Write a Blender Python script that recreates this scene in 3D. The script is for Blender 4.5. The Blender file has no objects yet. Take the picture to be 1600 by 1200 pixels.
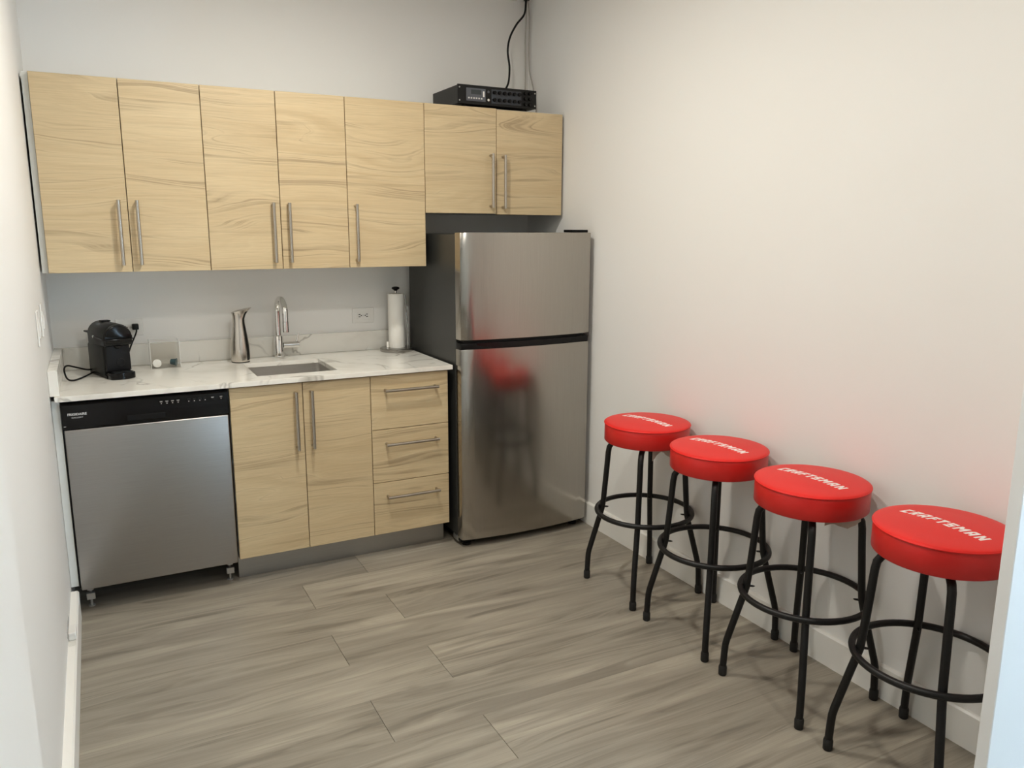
import bpy, bmesh, math, random
from mathutils import Vector, Matrix

random.seed(4)
S = bpy.context.scene
C = S.collection
I = 0.0254
PI = math.pi

# ------------------------------------------------------------------ camera
CAM = (0.1769, -4.0532, 1.5338)
YAW, PIT, ROL, FPX = 0.4825, -0.1934, 0.0036, 1238.97
fw = Vector((math.sin(YAW)*math.cos(PIT), math.cos(YAW)*math.cos(PIT), math.sin(PIT)))
r0 = Vector((math.cos(YAW), -math.sin(YAW), 0))
u0 = r0.cross(fw)
rt = math.cos(ROL)*r0 + math.sin(ROL)*u0
up = -math.sin(ROL)*r0 + math.cos(ROL)*u0
cd = bpy.data.cameras.new('camera')
cam = bpy.data.objects.new('camera', cd)
C.objects.link(cam)
cd.sensor_width = 36.0
cd.lens = FPX/1600*36.0
cd.clip_start = 0.02
mm = Matrix((rt, up, -fw)).transposed().to_4x4()
mm.translation = Vector(CAM)
cam.matrix_world = mm
S.camera = cam

# ------------------------------------------------------------------ world, exposure
LAMP_COL = (1.0, 0.952, 0.855)
w = bpy.data.worlds.new('world')
S.world = w
w.use_nodes = True
bg = w.node_tree.nodes['Background']
bg.inputs[0].default_value = (0.62, 0.82, 1.0, 1)
bg.inputs[1].default_value = 14.0
S.view_settings.view_transform = 'Standard'
S.view_settings.look = 'None'
S.view_settings.exposure = 0.05
S.view_settings.gamma = 1.0
S.view_settings.use_curve_mapping = False

# ------------------------------------------------------------------ materials
def new_mat(name):
    m = bpy.data.materials.new(name)
    m.use_nodes = True
    nt = m.node_tree
    return m, nt, nt.nodes['Principled BSDF']

def mat(name, col, rough=0.5, metal=0.0, bump=0.0, bscale=200, mottled=0.0, aniso=0.0, coat=0.0, spec=None):
    m, nt, b = new_mat(name)
    b.inputs['Base Color'].default_value = (*col, 1)
    b.inputs['Roughness'].default_value = rough
    b.inputs['Metallic'].default_value = metal
    if spec is not None:
        b.inputs['Specular IOR Level'].default_value = spec
    if aniso:
        b.inputs['Anisotropic'].default_value = aniso
    if coat:
        b.inputs['Coat Weight'].default_value = coat
        b.inputs['Coat Roughness'].default_value = 0.12
    tc = nt.nodes.new('ShaderNodeTexCoord')
    n = nt.nodes.new('ShaderNodeTexNoise')
    n.inputs['Scale'].default_value = bscale
    n.inputs['Detail'].default_value = 3
    nt.links.new(tc.outputs['Object'], n.inputs['Vector'])
    if bump:
        bp = nt.nodes.new('ShaderNodeBump')
        bp.inputs['Strength'].default_value = bump
        bp.inputs['Distance'].default_value = 0.002
        nt.links.new(n.outputs['Fac'], bp.inputs['Height'])
        nt.links.new(bp.outputs['Normal'], b.inputs['Normal'])
    if mottled:
        mx = nt.nodes.new('ShaderNodeMix')
        mx.data_type = 'RGBA'
        mx.inputs['A'].default_value = (*[c*(1-mottled) for c in col], 1)
        mx.inputs['B'].default_value = (*[min(1, c*(1+mottled)) for c in col], 1)
        nt.links.new(n.outputs['Fac'], mx.inputs['Factor'])
        nt.links.new(mx.outputs['Result'], b.inputs['Base Color'])
    return m

def ramp(nt, stops, interp='LINEAR'):
    r = nt.nodes.new('ShaderNodeValToRGB')
    r.color_ramp.interpolation = interp
    el = r.color_ramp.elements
    while len(el) < len(stops):
        el.new(0.5)
    for e, (p, c) in zip(el, stops):
        e.position = p
        e.color = (*c, 1) if len(c) == 3 else c
    return r

def mathn(nt, op, a=None, b=None, av=0.0, bv=0.0):
    n = nt.nodes.new('ShaderNodeMath')
    n.operation = op
    n.inputs[0].default_value = av
    n.inputs[1].default_value = bv
    if a is not None: nt.links.new(a, n.inputs[0])
    if b is not None: nt.links.new(b, n.inputs[1])
    return n.outputs[0]

def mixc(nt, fac, a, b, blend='MIX'):
    n = nt.nodes.new('ShaderNodeMix')
    n.data_type = 'RGBA'
    n.blend_type = blend
    for key, v in (('Factor', fac), ('A', a), ('B', b)):
        if hasattr(v, 'links') or hasattr(v, 'is_linked'):
            nt.links.new(v, n.inputs[key])
        elif isinstance(v, (int, float)):
            n.inputs[key].default_value = v
        else:
            n.inputs[key].default_value = (*v, 1)
    return n.outputs['Result']

def wood(name, across, light, mid, dark, rough, dens, streak, tone, warp=1.0, line_w=0.05, grain=((0.9, 5.5), (3.0, 20.0))):
    """wood with the grain along x; 'across' is the axis that runs across the grain (1 = y, 2 = z)"""
    m, nt, b = new_mat(name)
    L = nt.links
    tc = nt.nodes.new('ShaderNodeTexCoord')
    oi = nt.nodes.new('ShaderNodeObjectInfo')
    off = nt.nodes.new('ShaderNodeCombineXYZ')
    L.new(mathn(nt, 'MULTIPLY', oi.outputs['Random'], None, bv=37.0), off.inputs[0])
    L.new(mathn(nt, 'MULTIPLY', oi.outputs['Random'], None, bv=91.0), off.inputs[1])
    L.new(mathn(nt, 'MULTIPLY', oi.outputs['Random'], None, bv=53.0), off.inputs[2])
    ad = nt.nodes.new('ShaderNodeVectorMath'); ad.operation = 'ADD'
    L.new(tc.outputs['Object'], ad.inputs[0]); L.new(off.outputs[0], ad.inputs[1])
    def noise(scale, sc, detail=3, rough_=0.5, dist=0.0):
        mp = nt.nodes.new('ShaderNodeVectorMath'); mp.operation = 'MULTIPLY'
        mp.inputs[1].default_value = sc
        L.new(ad.outputs[0], mp.inputs[0])
        n = nt.nodes.new('ShaderNodeTexNoise')
        n.inputs['Scale'].default_value = scale
        n.inputs['Detail'].default_value = detail
        n.inputs['Roughness'].default_value = rough_
        n.inputs['Distortion'].default_value = dist
        L.new(mp.outputs[0], n.inputs['Vector'])
        return n.outputs['Fac']
    def st(a, c):
        return (a, c, 1.0) if across == 1 else (a, 1.0, c)
    big = noise(1.0, st(*grain[0]), 2)
    med = noise(1.0, st(*grain[1]), 2)
    sep = nt.nodes.new('ShaderNodeSeparateXYZ'); L.new(ad.outputs[0], sep.inputs[0])
    ax = sep.outputs[across]
    w_ = mathn(nt, 'ADD', mathn(nt, 'MULTIPLY', ax, None, bv=dens), mathn(nt, 'MULTIPLY', big, None, bv=5.5*warp))
    w_ = mathn(nt, 'ADD', w_, mathn(nt, 'MULTIPLY', med, None, bv=0.35*warp))
    n1 = nt.nodes.new('ShaderNodeTexNoise'); n1.noise_dimensions = '1D'
    n1.inputs['Scale'].default_value = 1.0; n1.inputs['Detail'].default_value = 4; n1.inputs['Roughness'].default_value = 0.62
    L.new(w_, n1.inputs['W'])
    bands = n1.outputs['Fac']
    fine = noise(1.0, st(7.0, 330.0), 4, 0.7)
    tonen = noise(1.0, st(0.9, 7.0), 3)
    # thin dark growth lines where the 1-D bands cross one level
    d = mathn(nt, 'ABSOLUTE', mathn(nt, 'SUBTRACT', bands, None, bv=0.5))
    line = mathn(nt, 'SUBTRACT', None, mathn(nt, 'DIVIDE', d, None, bv=line_w), av=1.0)
    line = mathn(nt, 'MAXIMUM', line, None, bv=0.0)
    mask = ramp(nt, [(0.40, (0, 0, 0)), (0.62, (1, 1, 1))]); L.new(noise(1.0, st(2.0, 16.0), 3), mask.inputs[0])
    line = mathn(nt, 'MULTIPLY', line, mask.outputs[0])
    rp = ramp(nt, [(0.28, mid), (0.50, light), (0.72, mid)]); L.new(bands, rp.inputs[0])
    tn = ramp(nt, [(0.3, (0, 0, 0)), (0.7, (1, 1, 1))]); L.new(tonen, tn.inputs[0])
    c = mixc(nt, mathn(nt, 'MULTIPLY', tn.outputs[0], None, bv=tone), rp.outputs[0], mid)
    c = mixc(nt, mathn(nt, 'MULTIPLY', line, None, bv=streak), c, dark)
    s2 = ramp(nt, [(0.60, (0, 0, 0)), (0.72, (1, 1, 1))]); L.new(noise(1.0, st(1.5, 55.0), 3, 0.55, 0.3), s2.inputs[0])
    c = mixc(nt, mathn(nt, 'MULTIPLY', s2.outputs[0], None, bv=0.45*streak), c, dark)
    fr = ramp(nt, [(0.35, (0.90, 0.90, 0.90)), (0.6, (1.03, 1.03, 1.03))]); L.new(fine, fr.inputs[0])
    c = mixc(nt, 1.0, c, fr.outputs[0], 'MULTIPLY')
    # each board a little lighter or darker
    pr = mathn(nt, 'ADD', mathn(nt, 'MULTIPLY', oi.outputs['Random'], None, bv=0.04), None, bv=0.98)
    cb = nt.nodes.new('ShaderNodeCombineXYZ')
    for i in range(3): L.new(pr, cb.inputs[i])
    c = mixc(nt, 1.0, c, cb.outputs[0], 'MULTIPLY')
    L.new(c, b.inputs['Base Color'])
    b.inputs['Roughness'].default_value = rough
    bp = nt.nodes.new('ShaderNodeBump'); bp.inputs['Strength'].default_value = 0.12; bp.inputs['Distance'].default_value = 0.001
    L.new(fine, bp.inputs['Height']); L.new(bp.outputs['Normal'], b.inputs['Normal'])
    return m

def quartz():
    m, nt, b = new_mat('quartz')
    L = nt.links
    tc = nt.nodes.new('ShaderNodeTexCoord')
    def vein(scale, wdt, seed, dist):
        mp = nt.nodes.new('ShaderNodeVectorMath'); mp.operation = 'ADD'; mp.inputs[1].default_value = (seed, seed*0.7, seed*0.3)
        L.new(tc.outputs['Object'], mp.inputs[0])
        n = nt.nodes.new('ShaderNodeTexNoise'); n.inputs['Scale'].default_value = scale
        n.inputs['Detail'].default_value = 4; n.inputs['Distortion'].default_value = dist
        L.new(mp.outputs[0], n.inputs['Vector'])
        d = mathn(nt, 'ABSOLUTE', mathn(nt, 'SUBTRACT', n.outputs['Fac'], None, bv=0.5))
        v = mathn(nt, 'MAXIMUM', mathn(nt, 'SUBTRACT', None, mathn(nt, 'DIVIDE', d, None, bv=wdt), av=1.0), None, bv=0.0)
        n2 = nt.nodes.new('ShaderNodeTexNoise'); n2.inputs['Scale'].default_value = 4.0
        L.new(mp.outputs[0], n2.inputs['Vector'])
        r = ramp(nt, [(0.44, (0, 0, 0)), (0.60, (1, 1, 1))]); L.new(n2.outputs['Fac'], r.inputs[0])
        return mathn(nt, 'MULTIPLY', v, r.outputs[0])
    c = mixc(nt, mathn(nt, 'MULTIPLY', vein(2.3, 0.016, 3.1, 0.8), None, bv=0.7), (0.84, 0.82, 0.765), (0.30, 0.28, 0.24))
    c = mixc(nt, mathn(nt, 'MULTIPLY', vein(1.3, 0.05, 8.4, 1.2), None, bv=0.4), c, (0.55, 0.52, 0.46))
    L.new(c, b.inputs['Base Color'])
    b.inputs['Roughness'].default_value = 0.16
    return m

def brushed(name, col, rough, along=2, aniso=0.0):
    """brushed steel; the brush marks run along one axis"""
    m, nt, b = new_mat(name)
    L = nt.links
    tc = nt.nodes.new('ShaderNodeTexCoord')
    mp = nt.nodes.new('ShaderNodeVectorMath'); mp.operation = 'MULTIPLY'
    sc = [500.0, 500.0, 500.0]; sc[along] = 6.0
    mp.inputs[1].default_value = sc
    L.new(tc.outputs['Object'], mp.inputs[0])
    n = nt.nodes.new('ShaderNodeTexNoise'); n.inputs['Scale'].default_value = 1.0; n.inputs['Detail'].default_value = 2
    L.new(mp.outputs[0], n.inputs['Vector'])
    r = ramp(nt, [(0.2, tuple(c*0.93 for c in col)), (0.8, tuple(min(1, c*1.05) for c in col))]); L.new(n.outputs['Fac'], r.inputs[0])
    L.new(r.outputs[0], b.inputs['Base Color'])
    rr = mathn(nt, 'ADD', mathn(nt, 'MULTIPLY', n.outputs['Fac'], None, bv=0.08), None, bv=rough-0.04)
    L.new(rr, b.inputs['Roughness'])
    b.inputs['Metallic'].default_value = 1.0
    if aniso: b.inputs['Anisotropic'].default_value = aniso
    return m

def clear(name, tint, gloss=0.08, fres=0.45):
    m, nt, b = new_mat(name)
    nt.nodes.remove(b)
    out = nt.nodes['Material Output']
    t = nt.nodes.new('ShaderNodeBsdfTransparent'); t.inputs[0].default_value = (*tint, 1)
    g = nt.nodes.new('ShaderNodeBsdfGlossy'); g.inputs['Roughness'].default_value = 0.03
    lw = nt.nodes.new('ShaderNodeLayerWeight'); lw.inputs['Blend'].default_value = 0.25
    f = mathn(nt, 'ADD', mathn(nt, 'MULTIPLY', lw.outputs['Fresnel'], None, bv=fres), None, bv=gloss)
    mx = nt.nodes.new('ShaderNodeMixShader')
    nt.links.new(f, mx.inputs[0]); nt.links.new(t.outputs[0], mx.inputs[1]); nt.links.new(g.outputs[0], mx.inputs[2])
    nt.links.new(mx.outputs[0], out.inputs['Surface'])
    return m

def emit(name, col, strength):
    m, nt, b = new_mat(name)
    b.inputs['Base Color'].default_value = (*col, 1)
    b.inputs['Emission Color'].default_value = (*col, 1)
    b.inputs['Emission Strength'].default_value = strength
    return m

M = {}
M['wall'] = mat('wall_paint', (0.835, 0.825, 0.80), 0.62, bump=0.05, bscale=260)
M['trim'] = mat('trim_paint', (0.84, 0.83, 0.79), 0.38)
M['ceil'] = mat('ceiling_paint', (0.86, 0.85, 0.83), 0.8)
M['subfloor'] = mat('subfloor', (0.05, 0.045, 0.04), 0.9)
M['door_paint'] = mat('door_paint', (0.82, 0.83, 0.83), 0.45)
M['plank'] = wood('vinyl_plank', 1, (0.415, 0.375, 0.303), (0.228, 0.202, 0.164), (0.085, 0.072, 0.056), 0.42, 8.0, 0.65, 0.8, 0.8, 0.09, ((0.55, 5.0), (1.6, 20.0)))
M['oak'] = wood('pale_wood', 2, (0.66, 0.53, 0.33), (0.55, 0.42, 0.245), (0.25, 0.17, 0.095), 0.42, 12.0, 0.62, 0.6, 1.0, 0.028, ((0.7, 3.4), (1.8, 16.0)))
M['white_board'] = mat('white_melamine', (0.74, 0.75, 0.72), 0.45)
M['quartz'] = quartz()
M['nickel'] = brushed('brushed_nickel', (0.47, 0.43, 0.375), 0.28, 2)
M['nickel_x'] = brushed('brushed_nickel_horizontal', (0.47, 0.43, 0.375), 0.28, 0)
M['steel_dw'] = brushed('dishwasher_steel', (0.38, 0.365, 0.35), 0.34, 0)
M['steel_fr'] = brushed('fridge_steel', (0.405, 0.38, 0.345), 0.18, 2)
M['fr_side'] = mat('fridge_side_grey', (0.030, 0.031, 0.029), 0.40, bump=0.12, bscale=700)
M['plinth'] = brushed('plinth_steel', (0.36, 0.355, 0.34), 0.30, 0)
M['sink'] = brushed('sink_steel', (0.70, 0.68, 0.65), 0.34, 0)
M['steel_dark'] = brushed('dark_brushed_steel', (0.33, 0.32, 0.30), 0.22, 0)
M['chrome'] = mat('chrome', (0.80, 0.79, 0.77), 0.06, 1.0)
M['dispenser'] = brushed('dispenser_steel', (0.62, 0.58, 0.53), 0.26, 2)
M['black_gloss'] = mat('black_gloss_plastic', (0.004, 0.004, 0.0045), 0.16, spec=0.25)
M['black'] = mat('black_plastic', (0.004, 0.004, 0.0045), 0.45, spec=0.22)
M['charcoal'] = mat('charcoal_plastic', (0.010, 0.0105, 0.010), 0.36, spec=0.25)
M['rubber'] = mat('black_rubber', (0.010, 0.010, 0.010), 0.7)
M['tube'] = mat('black_powder_coat', (0.0055, 0.0055, 0.006), 0.42, spec=0.35, bump=0.15, bscale=900)
M['vinyl'] = mat('red_vinyl', (0.70, 0.016, 0.012), 0.40, spec=0.28, bump=0.06, bscale=500)
M['vinyl_side'] = mat('red_vinyl_band', (0.60, 0.014, 0.011), 0.36, bump=0.06, bscale=500)
M['print'] = mat('white_print', (0.85, 0.80, 0.78), 0.45)
M['legend'] = mat('grey_print', (0.62, 0.62, 0.62), 0.5)
M['paper'] = mat('paper_towel', (0.86, 0.84, 0.79), 0.9, bump=0.5, bscale=120)
M['card'] = mat('brown_paper', (0.52, 0.46, 0.38), 0.85, mottled=0.2, bscale=60)
M['white_plastic'] = mat('white_plastic', (0.80, 0.79, 0.76), 0.35)
M['slot'] = mat('socket_slot', (0.02, 0.02, 0.02), 0.6)
M['amp'] = mat('amplifier_black', (0.007, 0.0075, 0.008), 0.45, spec=0.3)
M['amp_panel'] = mat('amplifier_grey_panel', (0.045, 0.050, 0.060), 0.5, spec=0.3)
M['amp_module'] = mat('amplifier_silver_module', (0.10, 0.107, 0.125), 0.45, spec=0.3)
M['lcd'] = mat('dark_display', (0.035, 0.045, 0.05), 0.15)
M['white_cable'] = mat('grey_cable', (0.42, 0.40, 0.36), 0.5)
M['teal'] = mat('teal_capsule', (0.035, 0.085, 0.10), 0.30, 0.4)
M['foil'] = mat('white_capsule', (0.85, 0.84, 0.80), 0.35)
M['acrylic'] = clear('clear_acrylic', (1.0, 1.0, 0.995), 0.012, 0.22)
M['edge_glint'] = mat('painted_edge_glint', (0.74, 0.74, 0.71), 0.3)  # pale opaque colour for the painted highlight on the box edges
M['pane'] = clear('window_glass', (0.97, 0.99, 1.0), 0.04)
M['alu'] = mat('dark_aluminium', (0.12, 0.12, 0.12), 0.4, 0.8)
M['galv'] = mat('galvanised_metal', (0.50, 0.50, 0.49), 0.35, 0.9)
M['dust'] = mat('torn_drywall', (0.50, 0.49, 0.48), 0.95, mottled=0.35, bscale=120)
M['lens'] = emit('lamp_lens', (1.0, 0.93, 0.82), 6.0)

# ------------------------------------------------------------------ mesh helpers
ORI = {}

def thing(name, label, cat, loc=(0, 0, 0), rotz=0.0, group=None):
    o = bpy.data.objects.new(name, None)
    C.objects.link(o)
    o.empty_display_size = 0.05
    o.location = loc
    o.rotation_euler = (0, 0, rotz)
    tag(o, label, cat, group)
    ORI[o] = Vector(loc)
    return o

def tag(o, label, cat, group=None, kind=None):
    if label: o['label'] = label
    if cat: o['category'] = cat
    if group: o['group'] = group
    if kind: o['kind'] = kind
    return o

def build(name, bm, material, parent=None, world=False, smooth=None, label=None):
    """link bm as ONE mesh object; world=True means its coordinates are room coordinates"""
    if parent is not None and world:
        bmesh.ops.translate(bm, verts=bm.verts, vec=-ORI[parent])
    me = bpy.data.meshes.new(name)
    bmesh.ops.recalc_face_normals(bm, faces=bm.faces)
    if smooth is not None:
        for f in bm.faces: f.smooth = True
        for e in bm.edges:
            if len(e.link_faces) == 2 and e.calc_face_angle(0) > math.radians(smooth):
                e.smooth = False
    bm.to_mesh(me); bm.free()
    me.materials.append(M[material])
    o = bpy.data.objects.new(name, me)
    C.objects.link(o)
    if parent is not None:
        o.parent = parent
        ORI[o] = ORI.get(parent, Vector())
    if label: o['label'] = label
    return o

def struct(name, bm, material, label, parent=None, cat=None, smooth=None):
    o = build(name, bm, material, parent, smooth=smooth)
    ORI[o] = Vector()
    if parent is None:
        tag(o, label, cat or name.split('_')[0], kind='structure')
    return o

def box(x0, x1, y0, y1, z0, z1, bev=0.0, bm=None, seg=1):
    new = bmesh.new()
    bmesh.ops.create_cube(new, size=1.0)
    for v in new.verts:
        v.co = Vector((x0+(v.co.x+.5)*(x1-x0), y0+(v.co.y+.5)*(y1-y0), z0+(v.co.z+.5)*(z1-z0)))
    if bev:
        bmesh.ops.bevel(new, geom=new.edges[:], offset=bev, segments=seg, affect='EDGES', profile=0.5)
    return merge(bm, new)

def merge(bm, new):
    if bm is None: return new
    me = bpy.data.meshes.new('tmp'); new.to_mesh(me); new.free()
    bm.from_mesh(me); bpy.data.meshes.remove(me)
    return bm

def lathe(prof, n=32, centre=(0, 0, 0), bm=None, sx=1.0, sy=1.0):
    """prof: (radius, z) or (radius, z, dx, dy) from bottom to top; closed with caps"""
    new = bmesh.new()
    rings = []
    for p in prof:
        r, z = p[0], p[1]
        dx, dy = (p[2], p[3]) if len(p) > 2 else (0, 0)
        rings.append([new.verts.new((centre[0]+dx+sx*r*math.cos(2*PI*i/n), centre[1]+dy+sy*r*math.sin(2*PI*i/n), centre[2]+z)) for i in range(n)])
    for a, b in zip(rings, rings[1:]):
        for i in range(n):
            new.faces.new((a[i], a[(i+1) % n], b[(i+1) % n], b[i]))
    new.faces.new(rings[0][::-1]); new.faces.new(rings[-1])
    return merge(bm, new)

def smooth_path(pts, k=6):
    pts = [Vector(p) for p in pts]
    out = []
    P = [pts[0]*2-pts[1]] + pts + [pts[-1]*2-pts[-2]]
    for i in range(1, len(P)-2):
        a, b, c, d = P[i-1], P[i], P[i+1], P[i+2]
        for j in range(k):
            t = j/k
            out.append(0.5*((2*b)+(c-a)*t+(2*a-5*b+4*c-d)*t*t+(3*b-a-3*c+d)*t**3))
    out.append(pts[-1])
    return out

def tube(pts, r, n=12, closed=False, bm=None):
    new = bmesh.new()
    pts = [Vector(p) for p in pts]
    N = len(pts)
    rad = r if isinstance(r, (list, tuple)) else [r]*N
    def tangent(i):
        if closed: return (pts[(i+1) % N]-pts[i-1]).normalized()
        return (pts[min(i+1, N-1)]-pts[max(i-1, 0)]).normalized()
    t = tangent(0)
    ref = Vector((0, 0, 1)) if abs(t.z) < 0.9 else Vector((1, 0, 0))
    u = t.cross(ref).normalized()
    rings = []
    for i in range(N):
        t = tangent(i)
        u = (u - t*u.dot(t)).normalized()
        v = t.cross(u)
        rings.append([new.verts.new(pts[i]+rad[i]*(math.cos(2*PI*j/n)*u+math.sin(2*PI*j/n)*v)) for j in range(n)])
    m = N if closed else N-1
    for i in range(m):
        a, b = rings[i], rings[(i+1) % N]
        for j in range(n):
            new.faces.new((a[j], a[(j+1) % n], b[(j+1) % n], b[j]))
    if not closed:
        new.faces.new(rings[0][::-1]); new.faces.new(rings[-1])
    return merge(bm, new)

def cyl(a, b, r, n=16, bm=None, r2=None):
    return tube([a, b], [r, r if r2 is None else r2], n, bm=bm)

def prism(outline, axis, lo, hi, bev=0.0, bm=None, seg=2):
    """outline (closed 2-D polygon) extruded along an axis: 0: (y,z), 1: (x,z), 2: (x,y)"""
    new = bmesh.new()
    def co(p, h):
        if axis == 0: return (h, p[0], p[1])
        if axis == 1: return (p[0], h, p[1])
        return (p[0], p[1], h)
    A = [new.verts.new(co(p, lo)) for p in outline]
    B = [new.verts.new(co(p, hi)) for p in outline]
    n = len(outline)
    fa = new.faces.new(A); fb = new.faces.new(B[::-1])
    for i in range(n):
        new.faces.new((A[i], A[(i+1) % n], B[(i+1) % n], B[i]))
    if bev:
        bmesh.ops.bevel(new, geom=list(fa.edges)+list(fb.edges), offset=bev, segments=seg, affect='EDGES', profile=0.5)
    return merge(bm, new)

def dup(root, name=None, data=None):
    r = root.copy(); C.objects.link(r)
    for ch in list(root.children):
        c = ch.copy(); C.objects.link(c); c.parent = r
        for g in list(ch.children):
            d = g.copy(); C.objects.link(d); d.parent = c
    return r

def text_bm(s, size, depth=0.0004, bold=0.0):
    """flat lettering as a mesh in the xz plane, facing -y, left-aligned at the origin"""
    cu = bpy.data.curves.new('txt', 'FONT')
    cu.body = s; cu.size = size; cu.extrude = depth/2; cu.offset = bold
    cu.resolution_u = 3
    ob = bpy.data.objects.new('txt', cu)
    C.objects.link(ob)
    bpy.context.view_layer.update()
    me = bpy.data.meshes.new_from_object(ob.evaluated_get(bpy.context.evaluated_depsgraph_get()))
    bpy.data.objects.remove(ob); bpy.data.curves.remove(cu)
    bm = bmesh.new(); bm.from_mesh(me); bpy.data.meshes.remove(me)
    bmesh.ops.rotate(bm, verts=bm.verts, cent=(0, 0, 0), matrix=Matrix.Rotation(PI/2, 3, 'X'))
    return bm

# ------------------------------------------------------------------ room shell
XL, XR, H = -0.012, 2.394, 2.735          # left wall, right wall, ceiling height
YE = -5.6                                 # end wall of the front room, behind the camera
YF = -3.05                                # room side of the front opening
struct('wall_back', box(-1.9, 4.2, 0.0, 0.12, 0, H), 'wall', 'white painted back wall behind the cabinets')
struct('wall_right', box(XR, XR+0.12, YF-0.036, 0.0, 0, H), 'wall', 'white painted right wall behind the red stools')
struct('wall_left', box(XL-0.12, XL, -2.9, 0.0, 0, H), 'wall', 'white painted left wall beside the dishwasher')
struct('wall_front_left', box(-1.9, 0.072, -3.40, YF, 0, H), 'wall', 'white wall pier at the left of the opening', cat='wall')
struct('wall_front_top', box(0.072, 4.2, YF-0.15, YF-0.04, 2.45, H), 'wall', 'unseen white header above the opening, shaped to limit light from the front room', cat='wall')  # out of view; height set to limit light coming through the opening
struct('wall_front_right', box(XR+0.12, 4.2, YF-0.036, YF+0.1, 0, H), 'wall', 'white wall right of the opening', cat='wall')
struct('wall_entry_left', box(-2.0, -1.9, YE, 0.12, 0, H), 'wall', 'white left wall of the front room', cat='wall')
WX0, WX1, WZ0, WZ1 = 3.0, 4.15, 0.2, 2.45
bm = box(-2.0, WX0, YE-0.1, YE, 0, H)
box(WX1, 4.3, YE-0.1, YE, 0, H, bm=bm)
box(WX0, WX1, YE-0.1, YE, 0, WZ0, bm=bm)
box(WX0, WX1, YE-0.1, YE, WZ1, H, bm=bm)
struct('wall_entry_back', bm, 'wall', 'white end wall of the front room behind the camera', cat='wall')
struct('wall_entry_right', box(4.2, 4.3, YE, 0.12, 0, H), 'wall', 'white right wall of the front room', cat='wall')
struct('ceiling', box(-2.0, 4.3, YE, 0.12, H, H+0.1), 'ceil', 'white flat ceiling')

# sliding door panel parked at the right of the opening: its edge and face show
dr = struct('door_1', box(1.982, 3.05, YF-0.031, YF, 0.012, 2.45, 0.002), 'door_paint', 'white flush sliding door at the right edge of the view', cat='door')

# floor boards, 9.5 inch wide, joints alternating between two lines
fl = struct('floor', box(-2.0, 4.3, YE, 0.12, -0.06, -0.006), 'subfloor', 'grey brown wood-look vinyl plank floor')
PW, PL = 0.2415, 1.524
row = 0
plank_mesh = {}
y1 = -0.769 + 4*PW
k = -4
while y1 > YE+0.05:
    y0 = y1 - PW
    ya, yb = max(y0, YE), min(y1, 0.0)
    if yb > ya:
        joint = 0.866 if k % 2 == 0 else 1.164
        xs = [joint + PL*j for j in range(-3, 4)]
        edges = [-1.9] + [x for x in xs if -1.9 < x < 4.2] + [4.2]
        for a, b_ in zip(edges, edges[1:]):
            bm = box(a+0.0008, b_-0.0008, ya+0.0001, yb-0.0001, -0.006, 0.0)
            bmesh.ops.translate(bm, verts=bm.verts, vec=(-a, -ya, 0))
            o = build('plank', bm, 'plank', fl)
            o.location = (a, ya, 0)
    y1 = y0
    k += 1

def board(name, x0, x1, y0, y1, z1, label, face):
    """baseboard with a chamfered top edge on the room side"""
    t = 0.006
    if face == 'x-':
        out = [(x1, 0), (x0, 0), (x0, z1-t), (x0+t, z1), (x1, z1)]
    else:
        out = [(x0, 0), (x1, 0), (x1, z1-t), (x1-t, z1), (x0, z1)]
    bm = prism(out, 1, y0, y1)
    return struct(name, bm, 'trim', label, cat='baseboard')
board('baseboard_right', XR-0.014, XR, YF, -0.005, 0.118, 'white baseboard along the right wall behind the stools', 'x-')
board('baseboard_left', XL, 0.016, -2.9, -0.655, 0.116, 'white baseboard along the left wall', 'x+')

# unseen front room windows, added to throw cool daylight on the door edge
for i in range(2):
    xa = WX0 + i*(WX1-WX0)/2; xb = xa + (WX1-WX0)/2
    f = 0.05
    bm = box(xa, xa+f, YE-0.08, YE-0.02, WZ0, WZ1)
    box(xb-f, xb, YE-0.08, YE-0.02, WZ0, WZ1, bm=bm)
    box(xa+f, xb-f, YE-0.08, YE-0.02, WZ0, WZ0+f, bm=bm)
    box(xa+f, xb-f, YE-0.08, YE-0.02, WZ1-f, WZ1, bm=bm)
    wn = struct('window_%d' % (i+1), bm, 'alu', 'unseen dark framed window added in the front room end wall for cool daylight', cat='window')
    struct('pane', box(xa+f, xb-f, YE-0.054, YE-0.046, WZ0+f, WZ1-f), 'pane', None, parent=wn)

# ------------------------------------------------------------------ recessed ceiling lamps
def downlight(x, y, watts, label):
    t = thing('recessed_light', label, 'light', (x, y, H), 0, 'recessed ceiling lights of the kitchen')
    bm = bmesh.new()
    prof = [(0.094, 0.0), (0.094, -0.004), (0.088, -0.008), (0.075, -0.006), (0.072, 0.0)]
    n = 32
    R = [[bm.verts.new((r*math.cos(2*PI*i/n), r*math.sin(2*PI*i/n), z)) for i in range(n)] for r, z in prof]
    for a, b in zip(R, R[1:]):
        for i in range(n):
            bm.faces.new((a[i], b[i], b[(i+1) % n], a[(i+1) % n]))
    build('trim_ring', bm, 'white_plastic', t, smooth=40)
    build('lens', lathe([(0.0715, -0.0015), (0.0715, -0.0005)], 32), 'lens', t)
    ld = bpy.data.lights.new('lamp', 'AREA')
    ld.shape = 'DISK'; ld.size = 0.14; ld.energy = watts; ld.color = LAMP_COL
    lo = bpy.data.objects.new('lamp', ld)
    C.objects.link(lo); lo.parent = t; lo.location = (0, 0, -0.012)
    return t
downlight(1.00, -1.46, 22.5, 'round recessed ceiling light nearer the cabinets')
downlight(0.94, -2.76, 16.5, 'round recessed ceiling light nearer the opening')
downlight(1.74, -4.35, 17.0, 'unseen round ceiling light added in the front room as warm fill')  # added out of view as warm frontal fill for the kitchen

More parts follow.
